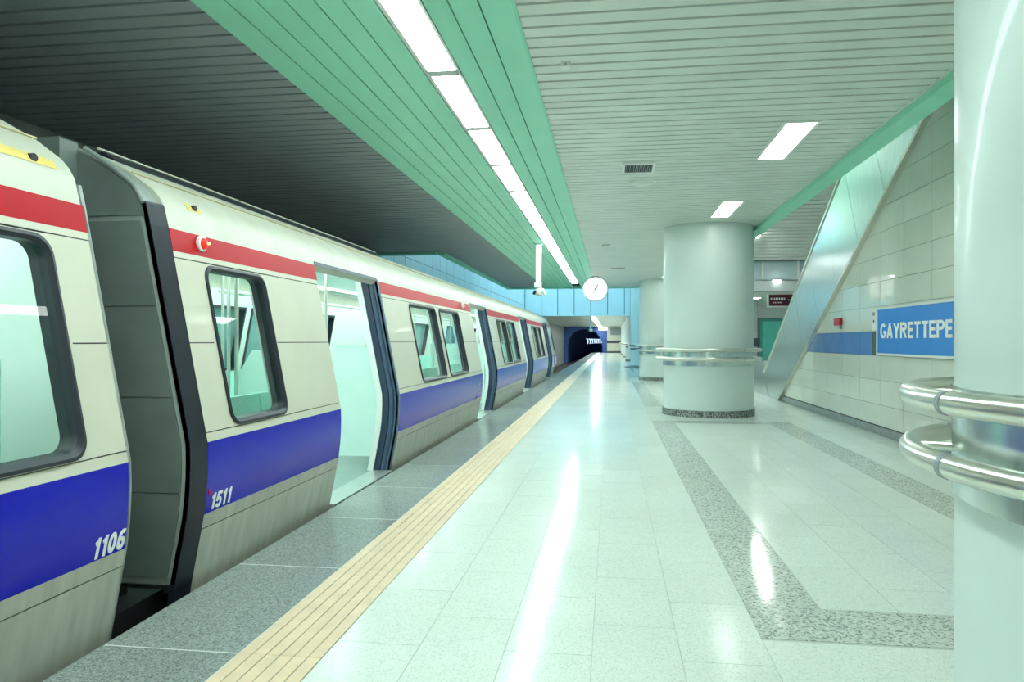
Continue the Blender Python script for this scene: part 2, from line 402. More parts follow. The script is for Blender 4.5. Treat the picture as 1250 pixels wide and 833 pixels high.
# green beam between platform ceiling and the higher lobby ceiling
b = MB(); b.prism([(2.535, C + .02), (2.535, C - 0.075), (2.70, C - 0.10), (2.70, 6.4), (2.56, 6.4), (2.56, C + .02)], Y0, 17.2, 'y')
struct(b.build('trim_1', 'green_trim'), 'green beam edging the slatted ceiling towards the tiled wall', 'beam')
box('beam_lip', 'white_frame', bpy.data.objects['trim_1'], 2.525, 2.537, Y0, 17.2, C - 0.012, C + 0.004)

# ---- tiled wall on the right, cut by the slope of the escalator
def cut(Y): return (16.76 - Y) * 0.5235
wall_r = struct(box('wall_right', 'wall_backing', None, WX + 0.012, WX + 0.2, Y0, 7.0, 0, 6.4), 'cream glazed tile wall with a blue band behind the station sign', 'wall')
k = MB(); k.prism([(7.0, 0), (16.7, 0), (7.0, cut(7.0))], WX + 0.012, WX + 0.2, 'x'); k.build('wall_core', 'wall_backing', wall_r)
rows = [0.125, 0.42, 0.767, 1.113, 1.457, 1.81, 2.157, 2.503, 2.85, 3.195, 3.54, 3.885, 4.23, 4.575]
def clip(poly):
    # keep the points below the slope
    out = []
    for i in range(len(poly)):
        p, q = poly[i], poly[(i+1) % len(poly)]
        dp, dq = cut(p[0]) - p[1], cut(q[0]) - q[1]
        if dp >= 0: out.append(p)
        if dp * dq < 0:
            t = dp / (dp - dq); out.append((p[0] + (q[0]-p[0])*t, p[1] + (q[1]-p[1])*t))
    return out
cols = []; y = 9.1 - 0.83 * 6
while y < 16.8: cols.append(y); y += 0.83
for yi in cols:
    for r0, r1 in zip(rows[:-1], rows[1:]):
        p = clip([(yi + .003, r0 + .0025), (yi + .827, r0 + .0025), (yi + .827, r1 - .0025), (yi + .003, r1 - .0025)])
        if len(p) < 3: continue
        k = MB(); k.prism(p, WX, WX + 0.012, 'x')
        band = abs(r0 - 1.113) < .01 and yi + 0.83 > 7.0
        k.build('wall_tile', 'band_tile' if band else 'wall_tile', wall_r)
k = MB()
k.box(WX, WX + 0.012, Y0, cols[0], 0.125, 6.4); k.box(WX, WX + 0.012, cols[0], 7.0, 4.575, 6.4); stuff(k.build('wall_tiles_beyond', 'wall_tile', wall_r))
box('band_end', 'band_tile_dark', wall_r, WX - 0.004, WX, 10.73, 11.06, 1.117, 1.453)
bb = MB(); bb.prism([(WX + 0.012, 0), (WX - 0.012, 0), (WX - 0.012, 0.10), (WX + 0.012, 0.118)], Y0, 16.72, 'y')
struct(bb.build('baseboard_right', 'base_strip'), 'dull grey metal skirting along the cream tile wall', 'baseboard')
box('shadow_joint', 'seam_dark', bpy.data.objects['baseboard_right'], WX + 0.002, WX + 0.012, Y0, 16.7, 0.112, 0.125)

# ---- walls that close the place
struct(box('wall_back', 'wall_tile', None, -5.4, 9.2, Y0 - 0.2, Y0, -1.5, 6.8), 'pale end wall behind the viewpoint', 'wall')
wl = struct(box('wall_left', 'track_wall', None, -5.6, -5.4, Y0, 84, -1.5, 6.8), 'dim grey wall along the far side of the track', 'wall')
pm = MB(); pm.box(-5.4, -5.37, 0.014, 0.966, 2.3, 3.530); p1 = pm.mesh('wall_panel', 'panel_cyan')
pm = MB(); pm.box(-5.4, -5.37, 0.014, 0.966, 3.550, 6.4); p2 = pm.mesh('wall_panel', 'panel_cyan')
y = 16.45
while y + 0.98 < 45.0:
    place('wall_panel', p1, wl, (0, y, 0)); place('wall_panel', p2, wl, (0, y, 0)); y += 0.98
# big grey panels of the track wall below
pm = MB(); pm.box(-5.4, -5.375, 0.01, 2.44, -0.9, 2.25); pw = pm.mesh('track_panel', 'track_wall')
y = 20.0
while y < 80: place('track_panel', pw, wl, (0, y, 0)); y += 2.45

# bulkhead at the far end of the high void
BZ = 2.93
wf = struct(box('wall_bulkhead', 'teal_frame', None, -5.4, 1.18, 45.0, 45.3, BZ, 6.8), 'pale cyan panelled bulkhead hanging above the far platform', 'wall')
x = -5.37
while x < 1.1:
    box('wall_panel', 'panel_cyan', wf, x + 0.025, min(x + 1.03, 1.18) - 0.025, 44.96, 45.0, BZ + 0.01, 6.4); x += 1.03
box('wall_edge', 'panel_cyan', wf, -5.4, 1.2, 44.9, 45.3, BZ - 0.05, BZ + 0.005)
struct(box('ceiling_void', 'concrete_dark', None, -5.6, 9.2, 16.2, 45.3, 6.8, 7.0), 'dark slab above the high opening', 'ceiling')
struct(box('wall_gallery', 'panel_cyan', None, 2.62, 2.70, 27.3, 45.3, 3.0, 6.8), 'pale panelled wall of the high opening', 'wall')
struct(box('ceiling_far', 'slat', None, -5.4, WX, 45.3, 84, BZ, BZ + 0.1), 'low grey ceiling of the far platform stretch', 'ceiling')
struct(box('wall_right_far', 'beige_wall', None, WX, WX + 0.2, 26.2, 84, 0, 6.8), 'pale wall of the far platform stretch', 'wall')
struct(box('ceiling_side_far', 'slat', None, 2.62, WX, 26.2, 84, 2.95, 3.0), 'low ceiling beside the far pillars', 'ceiling')
# end of platform and tunnel portal
we = struct(box('wall_platform_end', 'beige_wall', None, -0.45, WX, 82.0, 82.3, -1.2, BZ + 0.2), 'small beige end wall closing the far platform', 'wall')
box('dark_band', 'dark_band', we, -0.45, 1.25, 81.97, 82.0, 1.08, 1.36); box('dark_band', 'dark_band', we, -0.45, 1.25, 81.97, 82.0, 0.0, 0.16)
box('grille', 'grey_plastic', we, -0.1, 1.15, 81.97, 82.0, 2.0, 2.8)
# portal wall with an arched opening
pts = [(-5.0, -1.2)]
arch = [(-3.0 + 2.0*math.cos(a), 0.75 + 1.95*math.sin(a)) for a in [math.pi - math.pi*i/20 for i in range(21)]]
k = MB(); outer = [(-5.4, 3.1), (-0.4, 3.1)]
o_ = [(-5.4 + 5.0*i/20, 3.1) for i in range(21)]
for i in range(20): k.prism([arch[i], arch[i+1], o_[i+1], o_[i]], 83.2, 83.6, 'y')
k.prism([(-5.4, -1.2), (-5.0, -1.2), arch[0], (-5.4, 3.1)], 83.2, 83.6, 'y'); k.prism([(-1.0, -1.2), (-0.4, -1.2), (-0.4, 3.1), arch[-1]], 83.2, 83.6, 'y')
struct(k.build('wall_portal', 'tunnel_blue'), 'dark blue arched tunnel portal at the end of the track', 'wall')
k = MB(); sec = [(-5.0, -1.2)] + arch + [(-1.0, -1.2)]
nn = len(sec)
for j in range(9):
    Y = 83.5 + j * 5; sh = 0.010 * (j * 5) ** 1.6 * 0.25
    k.v += [(p[0] + sh, Y, p[1]) for p in sec]
for j in range(8):
    for i in range(nn - 1): k.face((j*nn+i, j*nn+i+1, (j+1)*nn+i+1, (j+1)*nn+i))
k.face([8*nn+i for i in range(nn)])
struct(k.build('wall_tunnel', 'tunnel_blue', smooth=True), 'dark blue lining of the track tunnel', 'tunnel')

# ---- lobby beyond the escalator
struct(box('ceiling_lobby', 'slat', None, 2.70, 9.2, Y0, 14.7, 6.4, 6.5), 'high slatted ceiling over the escalator', 'ceiling')
sof = struct(bpy.data.objects.new('ceiling_soffit', None), 'sloping soffit of horizontal metal slats beyond the escalator', 'ceiling'); COL.objects.link(sof); WORLD['ceiling_soffit'] = Matrix()
SY_, SZ_ = 14.6, 3.55 + 0.45 * 6.2; ns = 41; dy, dz = (20.8 - SY_) / ns, (3.55 - SZ_) / ns
k = MB(); k.prism([(SY_, SZ_ + .04), (20.8, 3.59), (20.8, 3.7), (SY_, SZ_ + .15)], 2.7, 9.2, 'x'); k.build('soffit_backing', 'void_black', sof)
k = MB(); k.prism([(0, 0), (dy*.80, dz*.80), (dy*.80, dz*.80 + .02), (0, .02)], 2.7, 9.2, 'x'); sm = k.mesh('soffit_slat', 'slat')
for i in range(ns): place('soffit_slat', sm, sof, (0, SY_ + i*dy, SZ_ + i*dz))
lb = struct(box('wall_lobby_bulkhead', 'lobby_tile', None, 2.62, 9.2, 20.8, 21.1, 2.70, 3.01), 'pale beam across the lobby under a glazed strip', 'beam')
box('frosted_panel', 'frosted', lb, 2.62, 9.2, 20.9, 20.92, 3.01, 3.55); box('glass_backing', 'lobby_tile', lb, 2.62, 9.2, 21.3, 21.4, 3.01, 3.7)
box('shelf', 'lobby_tile', lb, 2.62, 9.2, 20.8, 21.7, 2.99, 3.02)
for x in (4.16, 5.12, 6.1, 7.1): box('glazing_post', 'white_frame', lb, x, x + 0.05, 20.84, 20.9, 3.01, 3.55)
struct(box('ceiling_lobby_far', 'slat', None, 2.62, 9.2, 21.1, 26.2, 2.70, 2.8), 'low ceiling at the back of the lobby', 'ceiling')
wlob = struct(box('wall_lobby', 'wall_backing', None, 2.62, 9.2, 26.02, 26.2, 0, 5.3), 'grey tiled back wall of the lobby', 'wall')
x = 2.64
while x < 9.1:
    z = 0.02
    while z < 2.68:
        if not (5.0 < x + 0.4 < 6.2 and z < 1.95): box('lobby_tile', 'lobby_tile', wlob, x + .004, x + .796, 26.0, 26.02, z + .003, min(z + .42, 2.7) - .003)
        z += 0.42
    x += 0.80
struct(box('wall_lobby_right', 'lobby_tile', None, 9.2, 9.4, Y0, 26.2, 0, 6.4), 'pale side wall of the lobby', 'wall')
d_ = struct(box('door_1', 'teal_door', None, 5.20, 6.15, 25.95, 26.0, 0.0, 2.0), 'teal metal door in the lobby back wall', 'door')
box('door_frame', 'teal_frame', d_, 5.12, 5.20, 25.94, 26.0, 0, 2.08); box('door_frame', 'teal_frame', d_, 6.15, 6.23, 25.94, 26.0, 0, 2.08); box('door_frame', 'teal_frame', d_, 5.20, 6.15, 25.94, 26.0, 2.0, 2.08)
box('door_handle', 'steel', d_, 6.0, 6.1, 25.90, 25.95, 1.0, 1.04)
box('dark_band', 'dark_band', wlob, 3.6, 5.11, 25.985, 26.0, 1.13, 1.42)

# ================================================================== CEILING LIGHTS AND SMALL FITTINGS
LP = 1.44
ls = [5.35 + LP * k for k in range(-10, 14)]
dm = MB(); dm.box(-1.365, -1.155, 0.056, LP - 0.056, C - 0.008, C - 0.002); dme = dm.mesh('diffuser', 'lamp_strip')
fm = MB()
fm.box(-1.40, -1.367, 0, LP, C - 0.004, C + 0.03); fm.box(-1.153, -1.13, 0, LP, C - 0.004, C + 0.03)
fm.box(-1.367, -1.153, 0.0, LP, C + 0.006, C + 0.03); fm.box(-1.366, -1.154, 0.0, 0.0555, C - 0.009, C + 0.006); fm.box(-1.366, -1.154, LP - 0.0555, LP, C - 0.009, C + 0.006); fme = fm.mesh('frame', 'lamp_frame')
vis = 0
for y in ls:
    if y < 3.0: lab = 'glowing panel of the ceiling light strip out of view overhead, %s from the back wall' % ORD[ls.index(y)]
    else:
        lab = 'glowing panel of the ceiling light strip, %s counted from the top edge' % ORD[vis]; vis += 1
    t = thing('strip_light', lab, 'ceiling light', (-1.265, y, C), 'panels of the long ceiling light strip')
    place('frame', fme, t, (0, y, 0)); place('diffuser', dme, t, (0, y, 0))
# far strip below the low ceiling
for i in range(6):
    y = 47 + i * 6
    t = thing('strip_light', 'long glowing fitting on the low far ceiling, %s from the cyan bulkhead' % ORD[i], 'ceiling light', (-1.2, y, BZ), 'far strip fittings')
    box('frame', 'white_frame', t, -1.40, -1.0, y, y + 5.8, BZ - 0.02, BZ); box('diffuser', 'lamp_strip', t, -1.36, -1.04, y + 0.03, y + 5.77, BZ - 0.03, BZ - 0.02)
sq = []
for i, y in enumerate((-4.6, -0.7, 3.15, 7.0, 10.82, 18.45, 22.27)):
    lab = ['recessed light over the platform far behind the viewpoint', 'recessed light over the platform just behind the viewpoint', 'recessed light just above the near pillar, out of view', 'rectangular recessed light, larger in view, between slats near the green beam',
           'rectangular recessed light just in front of the round pillar top', 'recessed light second beyond the round pillar', 'recessed light before the second round pillar'][i]
    t = thing('recessed_light', lab, 'ceiling light', (1.78, y, C), 'recessed lights of the platform ceiling')
    k = MB(); k.box(1.60, 1.63, y, y+1.4, C-.008, C+.02); k.box(1.90, 1.93, y, y+1.4, C-.008, C+.02); k.box(1.63, 1.90, y, y+.03, C-.008, C+.02); k.box(1.63, 1.90, y+1.37, y+1.4, C-.008, C+.02)
    k.build('frame', 'white_frame', t); box('diffuser', 'lamp_square', t, 1.63, 1.90, y + .03, y + 1.37, C - 0.004, C + 0.004)
for i, (x, y, z) in enumerate([(6.3, 9.0, 6.4), (6.3, 13.5, 6.4), (4.4, 24.0, 2.70), (7.2, 24.0, 2.70)]):
    t = thing('recessed_light', ['lobby light high over the escalator, nearer one', 'lobby light high over the escalator, farther one', 'lobby light before the teal door', 'lobby light right of the teal door'][i], 'ceiling light', (x, y, z), 'lobby lights')
    box('frame', 'white_frame', t, x-.34, x+.34, y-.34, y+.34, z - .01, z); box('diffuser', 'lamp_square', t, x-.3, x+.3, y-.3, y+.3, z - .016, z - .01)
def sofz(Y): return 3.55 + 0.45 * (20.8 - Y)
for (ya, yb, lab) in ((18.1, 19.65, 'small lit fitting on the sloping slats beside the green beam'), (15.6, 17.25, 'upper lit fitting on the sloping slats, hidden above the green beam')):
    t = thing('soffit_light', lab, 'ceiling light', (3.75, ya, sofz(ya)), 'lights of the sloping soffit')
    k = MB(); k.prism([(ya, sofz(ya) - .012), (yb, sofz(yb) - .012), (yb, sofz(yb) - .03), (ya, sofz(ya) - .03)], 3.68, 3.84, 'x'); k.build('diffuser', 'lamp_soffit', t)
    k = MB(); k.prism([(ya - .03, sofz(ya - .03)), (yb + .03, sofz(yb + .03)), (yb + .03, sofz(yb + .03) - .012), (ya - .03, sofz(ya - .03) - .012)], 3.60, 3.89, 'x'); k.build('frame', 'white_frame', t)
t = thing('ledge_light', 'oval lit lamp on the ledge under the lobby glass strip', 'lamp', (4.55, 20.77, 3.0))
k = MB(); k.tube([(4.45, 20.76, 2.97), (4.65, 20.76, 2.97)], 0.035, 10); k.build('tube', 'lamp_square', t, True); box('holder', 'white_frame', t, 4.43, 4.67, 20.78, 20.8, 2.94, 3.0)
# blue lamps high in the void
n = 0; vc = {}
for y in (19.5, 24.0, 29.5, 33.0, 36.5, 40.0, 43.0):
    xs_ = (-4.5,) if y < 27 else (-4.2, -0.6)
    for x in xs_:
        wh = 'train roof' if x < -2 else 'far platform'; vc[wh] = vc.get(wh, 0) + 1
        t = thing('void_lamp', 'cool blue lamp hung high in the opening above the %s, %s along' % (wh, ORD[vc[wh] - 1]), 'lamp', (x, y, 6.5), 'blue lamps of the high opening')
        box('housing', 'white_frame', t, x - .35, x + .35, y - .7, y + .7, 6.5, 6.6); box('hanger', 'white_frame', t, x - .03, x + .03, y - .03, y + .03, 6.6, 6.8); box('tube_cover', 'void_lamp', t, x - .3, x + .3, y - .65, y + .65, 6.47, 6.5)
# tunnel lamps
for i in range(8):
    Y = 90 + i * 4.2; xx = -3.05 + i * 0.19
    t = thing('tunnel_lamp', 'small curved white tunnel lamp, %s from the portal' % ORD[i], 'lamp', (xx, Y, 0.6), 'lamps inside the tunnel')
    k = MB(); k.tube([(xx, Y, 1.62), (xx + 0.16, Y, 1.5), (xx + 0.22, Y, 1.25), (xx + 0.14, Y, 0.98)], 0.05, 8); k.build('tube', 'tunnel_lamp', t, True)
    k = MB(); k.tube([(xx, Y, 1.62), (xx, Y, 2.5)], 0.02, 6); k.build('hanger', 'concrete_dark', t)
# ceiling vent, speaker disc, detector, slots
def vent(x0, x1, y0, y1, lab, nsl):
    t = thing('ceiling_vent', lab, 'vent', ((x0+x1)/2, y0, C))
    k = MB(); k.box(x0, x1, y0, y0+.05, C-.014, C); k.box(x0, x1, y1-.05, y1, C-.014, C); k.box(x0, x0+.03, y0+.05, y1-.05, C-.014, C); k.box(x1-.03, x1, y0+.05, y1-.05, C-.014, C)
    k.build('frame', 'white_frame', t); box('backing', 'seam_dark', t, x0+.03, x1-.03, y0+.05, y1-.05, C-.003, C)
    k = MB(); k.box(0, .006, y0+.05, y1-.05, C-.012, C-.003); me = k.mesh('slat', 'grey_plastic')
    for i in range(nsl): place('slat', me, t, (x0 + .03 + (x1-x0-.06) * (i+.5) / nsl, 0, 0))
vent(0.13, 0.51, 8.36, 8.86, 'white framed air vent with dark slits on the slatted ceiling', 14)
vent(-0.02, 0.42, 20.2, 20.55, 'thin dark slot vent on the ceiling right of the hanging clock', 6)
vent(-0.22, 0.02, 15.2, 15.5, 'small grey vent box on the ceiling before the hanging clock', 4)
k = MB(); k.lathe([(0.0, C - .02), (0.15, C - .02), (0.165, C - .012), (0.17, C)], 0.40, 9.4, 32)
tag(k.build('ceiling_speaker', 'slat', None, True), 'round flat disc on the ceiling just past the air vent', 'speaker')
t = thing('smoke_detector', 'little white detector box on the ceiling right of the green strip', 'detector', (-.33, 5.31, C))
box('base', 'white_plastic', t, -.365, -.295, 5.27, 5.36, C - .03, C); box('sensor', 'grey_plastic', t, -.338, -.322, 5.262, 5.27, C - .022, C - .012)

# ================================================================== CLOCK, CAMERA POST, SIGNS
def disc(k, cx, y, cz, r, n=40, mi=0, y2=None): k.prism([(cx + r*math.cos(2*math.pi*i/n), cz + r*math.sin(2*math.pi*i/n)) for i in range(n)], y, y2, 'y', mi)
CX_, CYY, CZ_ = -0.49, 23.0, 2.97
t = thing('hanging_clock', 'round white double sided clock hanging from the platform ceiling', 'clock', (CX_, CYY, C))
k = MB(); disc(k, CX_, CYY - .10, CZ_, 0.40, y2=CYY + .10); rim = k.build('clock_case', 'clock_rim', t, True)
for s in (-1, 1):
    k = MB(); disc(k, CX_, CYY + s*.10, CZ_, 0.37, y2=CYY + s*.106); k.build('clock_face', 'clock_lit', t)
    for ang, ln, wd in ((math.radians(60) if s < 0 else math.radians(120), 0.17, .022), (math.radians(240) if s < 0 else math.radians(300), 0.29, .012)):
        dx, dz_ = math.cos(ang), math.sin(ang); px_, pz_ = -dz_, dx
        k = MB(); k.prism([(CX_ + px_*wd - dx*.04, CZ_ + pz_*wd - dz_*.04), (CX_ - px_*wd - dx*.04, CZ_ - pz_*wd - dz_*.04), (CX_ - px_*wd*.5 + dx*ln, CZ_ - pz_*wd*.5 + dz_*ln), (CX_ + px_*wd*.5 + dx*ln, CZ_ + pz_*wd*.5 + dz_*ln)], CYY + s*.107, CYY + s*.111, 'y')
        k.build('clock_hand', 'grey_plastic', t)
    tk = MB(); tk.box(-.008, .008, CYY + s*.106, CYY + s*.109, .31, .355)
    tme = tk.mesh('hour_mark', 'clock_rim')
    for i in range(12):
        o = place('hour_mark', tme, t, (CX_, 0, CZ_)); o.rotation_euler = (0, i * math.pi / 6, 0)
k = MB(); k.tube([(CX_, CYY, CZ_ + .38), (CX_, CYY, C)], 0.05, 10); k.build('stem', 'dark_blue', t); box('mount', 'dark_blue', t, CX_ - .1, CX_ + .1, CYY - .1, CYY + .1, C - .05, C)

px_, py_ = -1.50, 15.0
t = thing('camera_post', 'white ceiling post carrying a dome security camera beside the light strip', 'camera', (px_, py_, C))
box('post', 'white_plastic', t, px_ - .055, px_ + .055, py_ - .05, py_ + .05, 2.52, C); box('post_cap', 'white_plastic', t, px_ - .085, px_ + .065, py_ - .07, py_ + .06, 2.44, 2.54)
box('ceiling_plate', 'green_panel', t, px_ - .09, px_ + .09, py_ - .09, py_ + .09, C - .02, C)
k = MB(); k.lathe([(0.0, 2.26), (.055, 2.268), (.09, 2.30), (.10, 2.345), (.09, 2.39), (.055, 2.425), (0.02, 2.44)], px_ + .02, py_, 20); k.build('camera_dome', 'white_plastic', t, True)
k = MB(); k.tube([(px_ - .06, py_ - .06, 2.36), (px_ - .10, py_ - .03, 2.30)], 0.03, 10); k.build('lens', 'black_plastic', t); k = MB(); k.tube([(px_ + .08, py_ - .05, 2.40), (px_ + .15, py_ - .08, 2.28)], 0.028, 10); k.build('camera_arm', 'white_plastic', t)
# small far post with camera below the bulkhead
t = thing('camera_post', 'thin far ceiling post with a small camera below the cyan bulkhead', 'camera', (-1.3, 46, BZ))
box('post', 'white_plastic', t, -1.34, -1.24, 46, 46.1, 2.08, BZ + .5); k = MB(); k.lathe([(0, 1.9), (.12, 1.95), (.15, 2.02), (.05, 2.1)], -1.29, 46.05, 14); k.build('camera_dome', 'white_plastic', t, True)
t = thing('lit_sign', 'pinkish lit sign box hanging over the far platform end', 'sign', (-1.0, 80, 2.6)); box('sign_face', 'pink_sign', t, -1.35, -0.42, 79.98, 80.0, 2.52, 2.86); box('sign_case', 'grey_plastic', t, -1.38, -0.40, 80.0, 80.15, 2.49, 2.90)

# station sign
t = thing('station_sign', 'blue station name sign with white capitals on the cream wall', 'sign', (WX, 9.45, 1.45))
SY0, SY1, SZ0, SZ1 = 8.20, 10.70, 1.122, 1.782
box('sign_board', 'sign_blue', t, WX - .06, WX, SY0 + .03, SY1 - .03, SZ0 + .03, SZ1 - .03)
k = MB(); k.box(WX-.075, WX, SY0, SY1, SZ0, SZ0+.03); k.box(WX-.075, WX, SY0, SY1, SZ1-.03, SZ1); k.box(WX-.075, WX, SY0, SY0+.03, SZ0+.03, SZ1-.03); k.box(WX-.075, WX, SY1-.03, SY1, SZ0+.03, SZ1-.03); k.build('sign_frame', 'white_frame', t)
word(t, 'lettering', 'GAYRETTEPE', 0.19, lambda a, h, e: (WX - .0605 - e, 10.575 - a, 1.355 + h), 2.13, 0.205)
t = thing('alarm_box', 'small red alarm box on the cream wall above the blue band', 'alarm', (WX, 12.57, 1.64))
box('case', 'red_box', t, WX - .05, WX, 12.42, 12.72, 1.58, 1.70); box('cable_box', 'grey_plastic', t, WX - .03, WX, 12.45, 12.50, 1.52, 1.58)
t = thing('intercom', 'narrow white intercom panel mounted left of the blue station sign', 'intercom', (WX, 10.89, 1.62))
box('case', 'white_plastic', t, WX - .04, WX, 10.80, 10.97, 1.47, 1.78); box('button', 'black_plastic', t, WX - .045, WX - .04, 10.87, 10.90, 1.58, 1.62); box('speaker_grille', 'grey_plastic', t, WX - .045, WX - .04, 10.85, 10.92, 1.68, 1.73)
# lobby hanging sign
t = thing('direction_sign', 'maroon direction sign with pale lettering hung in the lobby', 'sign', (5.4, 22.0, 2.5))
sx0, sx1, sy, sz0, sz1 = 4.59, 6.2, 22.0, 2.35, 2.68
box('sign_board', 'maroon', t, sx0, sx1, sy, sy + .1, sz0, sz1)
k = MB(); k.box(sx0 - .04, sx1 + .04, sy - .02, sy + .1, sz0 - .04, sz0); k.box(sx0 - .04, sx1 + .04, sy - .02, sy + .1, sz1, sz1 + .02); k.box(sx0 - .04, sx0, sy - .02, sy + .1, sz0, sz1); k.box(sx1, sx1 + .04, sy - .02, sy + .1, sz0, sz1); k.build('sign_frame', 'white_frame', t)
for j, (z0, w0, x0) in enumerate(((2.52, .42, 4.64), (2.43, .26, 4.72))):
    nb = 9 - 3*j
    k = MB()
    for i in range(nb): k.box(x0 + w0*i/nb, x0 + w0*(i+.62)/nb, sy - .004, sy, z0, z0 + (.07 if j == 0 else .035))
    k.build('lettering', 'sign_white', t)
k = MB(); disc(k, 5.18, sy - .004, 2.50, .085, 20, 0, sy); k.build('emblem', 'black_plastic', t); k = MB(); k.box(5.12, 5.24, sy - .008, sy - .004, 2.505, 2.535); k.build('emblem_bar', 'sign_white', t)

# ================================================================== PILLARS
PX = 1.74
def pillar(py, top, lab, blocks):
    t = thing('round_pillar', lab, 'pillar', (PX, py, 0), 'round platform pillars')
    k = MB(); k.lathe([(.79, .05), (.79, top)], PX, py, 72); k.build('shaft', 'pillar_paint', t, True)
    nb = 30 if blocks else 0
    if nb:
        k = MB(); a = 2*math.pi/nb; g_ = 0.006
        pr = []
        for r in (.70, .815):
            for q in range(3): pr.append((r*math.cos(-a/2 + g_ + (a - 2*g_)*q/2), r*math.sin(-a/2 + g_ + (a - 2*g_)*q/2)))
        k.prism(pr[:3] + pr[3:][::-1], 0.0, .118, 'z'); me = k.mesh('plinth_block', 'plinth_granite')
        for i in range(nb):
            o = place('plinth_block', me, t, (PX, py, 0)); o.rotation_euler = (0, 0, a * i)
        k = MB(); k.lathe([(.805, .0), (.805, .115), (.7, .116)], PX, py, 48); k.build('plinth_core', 'grout_grey', t)
    else:
        k = MB(); k.lathe([(.815, .0), (.815, .118), (.7, .118)], PX, py, 48); k.build('plinth', 'plinth_granite', t)
    k = MB(); k.lathe([(.788, .885), (.797, .885), (.797, 1.19), (.788, 1.19)], PX, py, 72); sb = k.build('steel_band', 'brushed_steel', t, True)
    for z in (1.165, 1.005):
        pts = [(PX + .905*math.cos(2*math.pi*i/64), py + .905*math.sin(2*math.pi*i/64), z) for i in range(64)]
        k = MB(); k.tube(pts, .031, 14, True); hr = k.build('handrail', 'steel', t, True)
        for ang in (3.21, 3.21 + math.pi*2/3, 3.21 + math.pi*4/3):
            q = [(PX + .905*math.cos(ang + e), py + .905*math.sin(ang + e), z) for e in (-.011, .011)]
            k = MB(); k.tube(q, .0325, 14); k.build('joint_ring', 'grey_plastic', hr)
    for i in range(6):
        a = 0.66 + i * math.pi / 3; c_, s_ = math.cos(a), math.sin(a)
        k = MB(); k.tube([(PX + .79*c_, py + .79*s_, 1.165), (PX + .905*c_, py + .905*s_, 1.165)], .012, 8); k.tube([(PX + .79*c_, py + .79*s_, 1.005), (PX + .905*c_, py + .905*s_, 1.005)], .012, 8); k.build('bracket', 'steel', t, True)
labs = ['huge near round pillar with steel handrails at the right edge', 'round pillar with double steel rail standing free beyond the near one', 'second round pillar half hidden behind the free standing one', 'bluish round pillar under the high opening', 'small far round pillar just past the cyan bulkhead', 'small far round pillar, second past the bulkhead', 'small far round pillar closest to the end wall']
for i, py in enumerate(pil_y): pillar(py, (C if py < 27 else 6.8 if py < 45 else BZ), labs[i], i < 3)

# ================================================================== ESCALATOR FLANK
t = thing('escalator', 'brushed steel flank of an escalator rising diagonally along the tile wall', 'escalator', (WX, 17.0, 0))
def upz(Y): return 0.55 + (18.3 - Y) * 0.581
L0 = Vector((16.76, 0.0)); L1_ = Vector((7.6, cut(7.6))); U0 = Vector((18.3, .55)); U1 = Vector((10.0, upz(10.0)))
nseg = 8
dirn = (L1_ - L0).normalized(); nrm = Vector((-dirn.y, dirn.x)) * -1
def lower(s): return L0 + dirn * s
def upper_from(p):
    # perpendicular from the lower edge to the upper edge
    for i in range(4000):
        q = p + Vector((0.523, 1.0)).normalized() * (i * .002)
        if q.y >= upz(q.x): return q
    return p
ss = [0.0, 1.15, 2.35, 3.55, 4.75, 5.95, 7.15, 8.35, 9.5]
prev = None
for a, e in zip(ss[:-1], ss[1:]):
    p, q = lower(a + .004), lower(e - .004)
    pu, qu = upper_from(p), upper_from(q)
    poly = [(p.x, p.y), (q.x, q.y), (qu.x, qu.y), (pu.x, pu.y)]
    if a == 0: poly = [(p.x, p.y), (q.x, q.y), (qu.x, qu.y), (18.3, .55), (17.75, 0.0)]
    k = MB(); k.prism(poly, WX - .05, WX + .15, 'x'); k.build('cladding_panel', 'brushed_steel', t)
k = MB()
def edge_bar(p, q, w, x0, x1):
    dv = (q - p).normalized(); nv = Vector((-dv.y, dv.x)) * w
    k.prism([tuple(p - nv), tuple(q - nv), tuple(q + nv), tuple(p + nv)], x0, x1, 'x')
edge_bar(L0, L1_, .022, WX - .075, WX + .02); k.build('lower_trim', 'steel', t)
k = MB(); edge_bar(U0, U1, .02, WX - .07, WX + .2); k.build('upper_trim', 'steel', t)
k = MB(); k.prism([(17.9, .0), (18.36, .52), (18.36, .83), (22.0, .83), (22.0, 0)], WX - .03, WX + .12, 'x'); k.build('landing_balustrade', 'brushed_steel', t)
k = MB(); k.prism([(18.3, .1), (22.0, .1), (22.0, .0), (17.6, .0)], WX + .2, 5.2, 'x'); k.build('landing_plate', 'sill_steel', t)
k = MB(); k.prism([(17.6, .1), (7.6, 5.2), (7.0, 5.2), (16.9, 0.0)], WX + .2, 5.2, 'x'); k.build('step_band', 'grey_plastic', t)

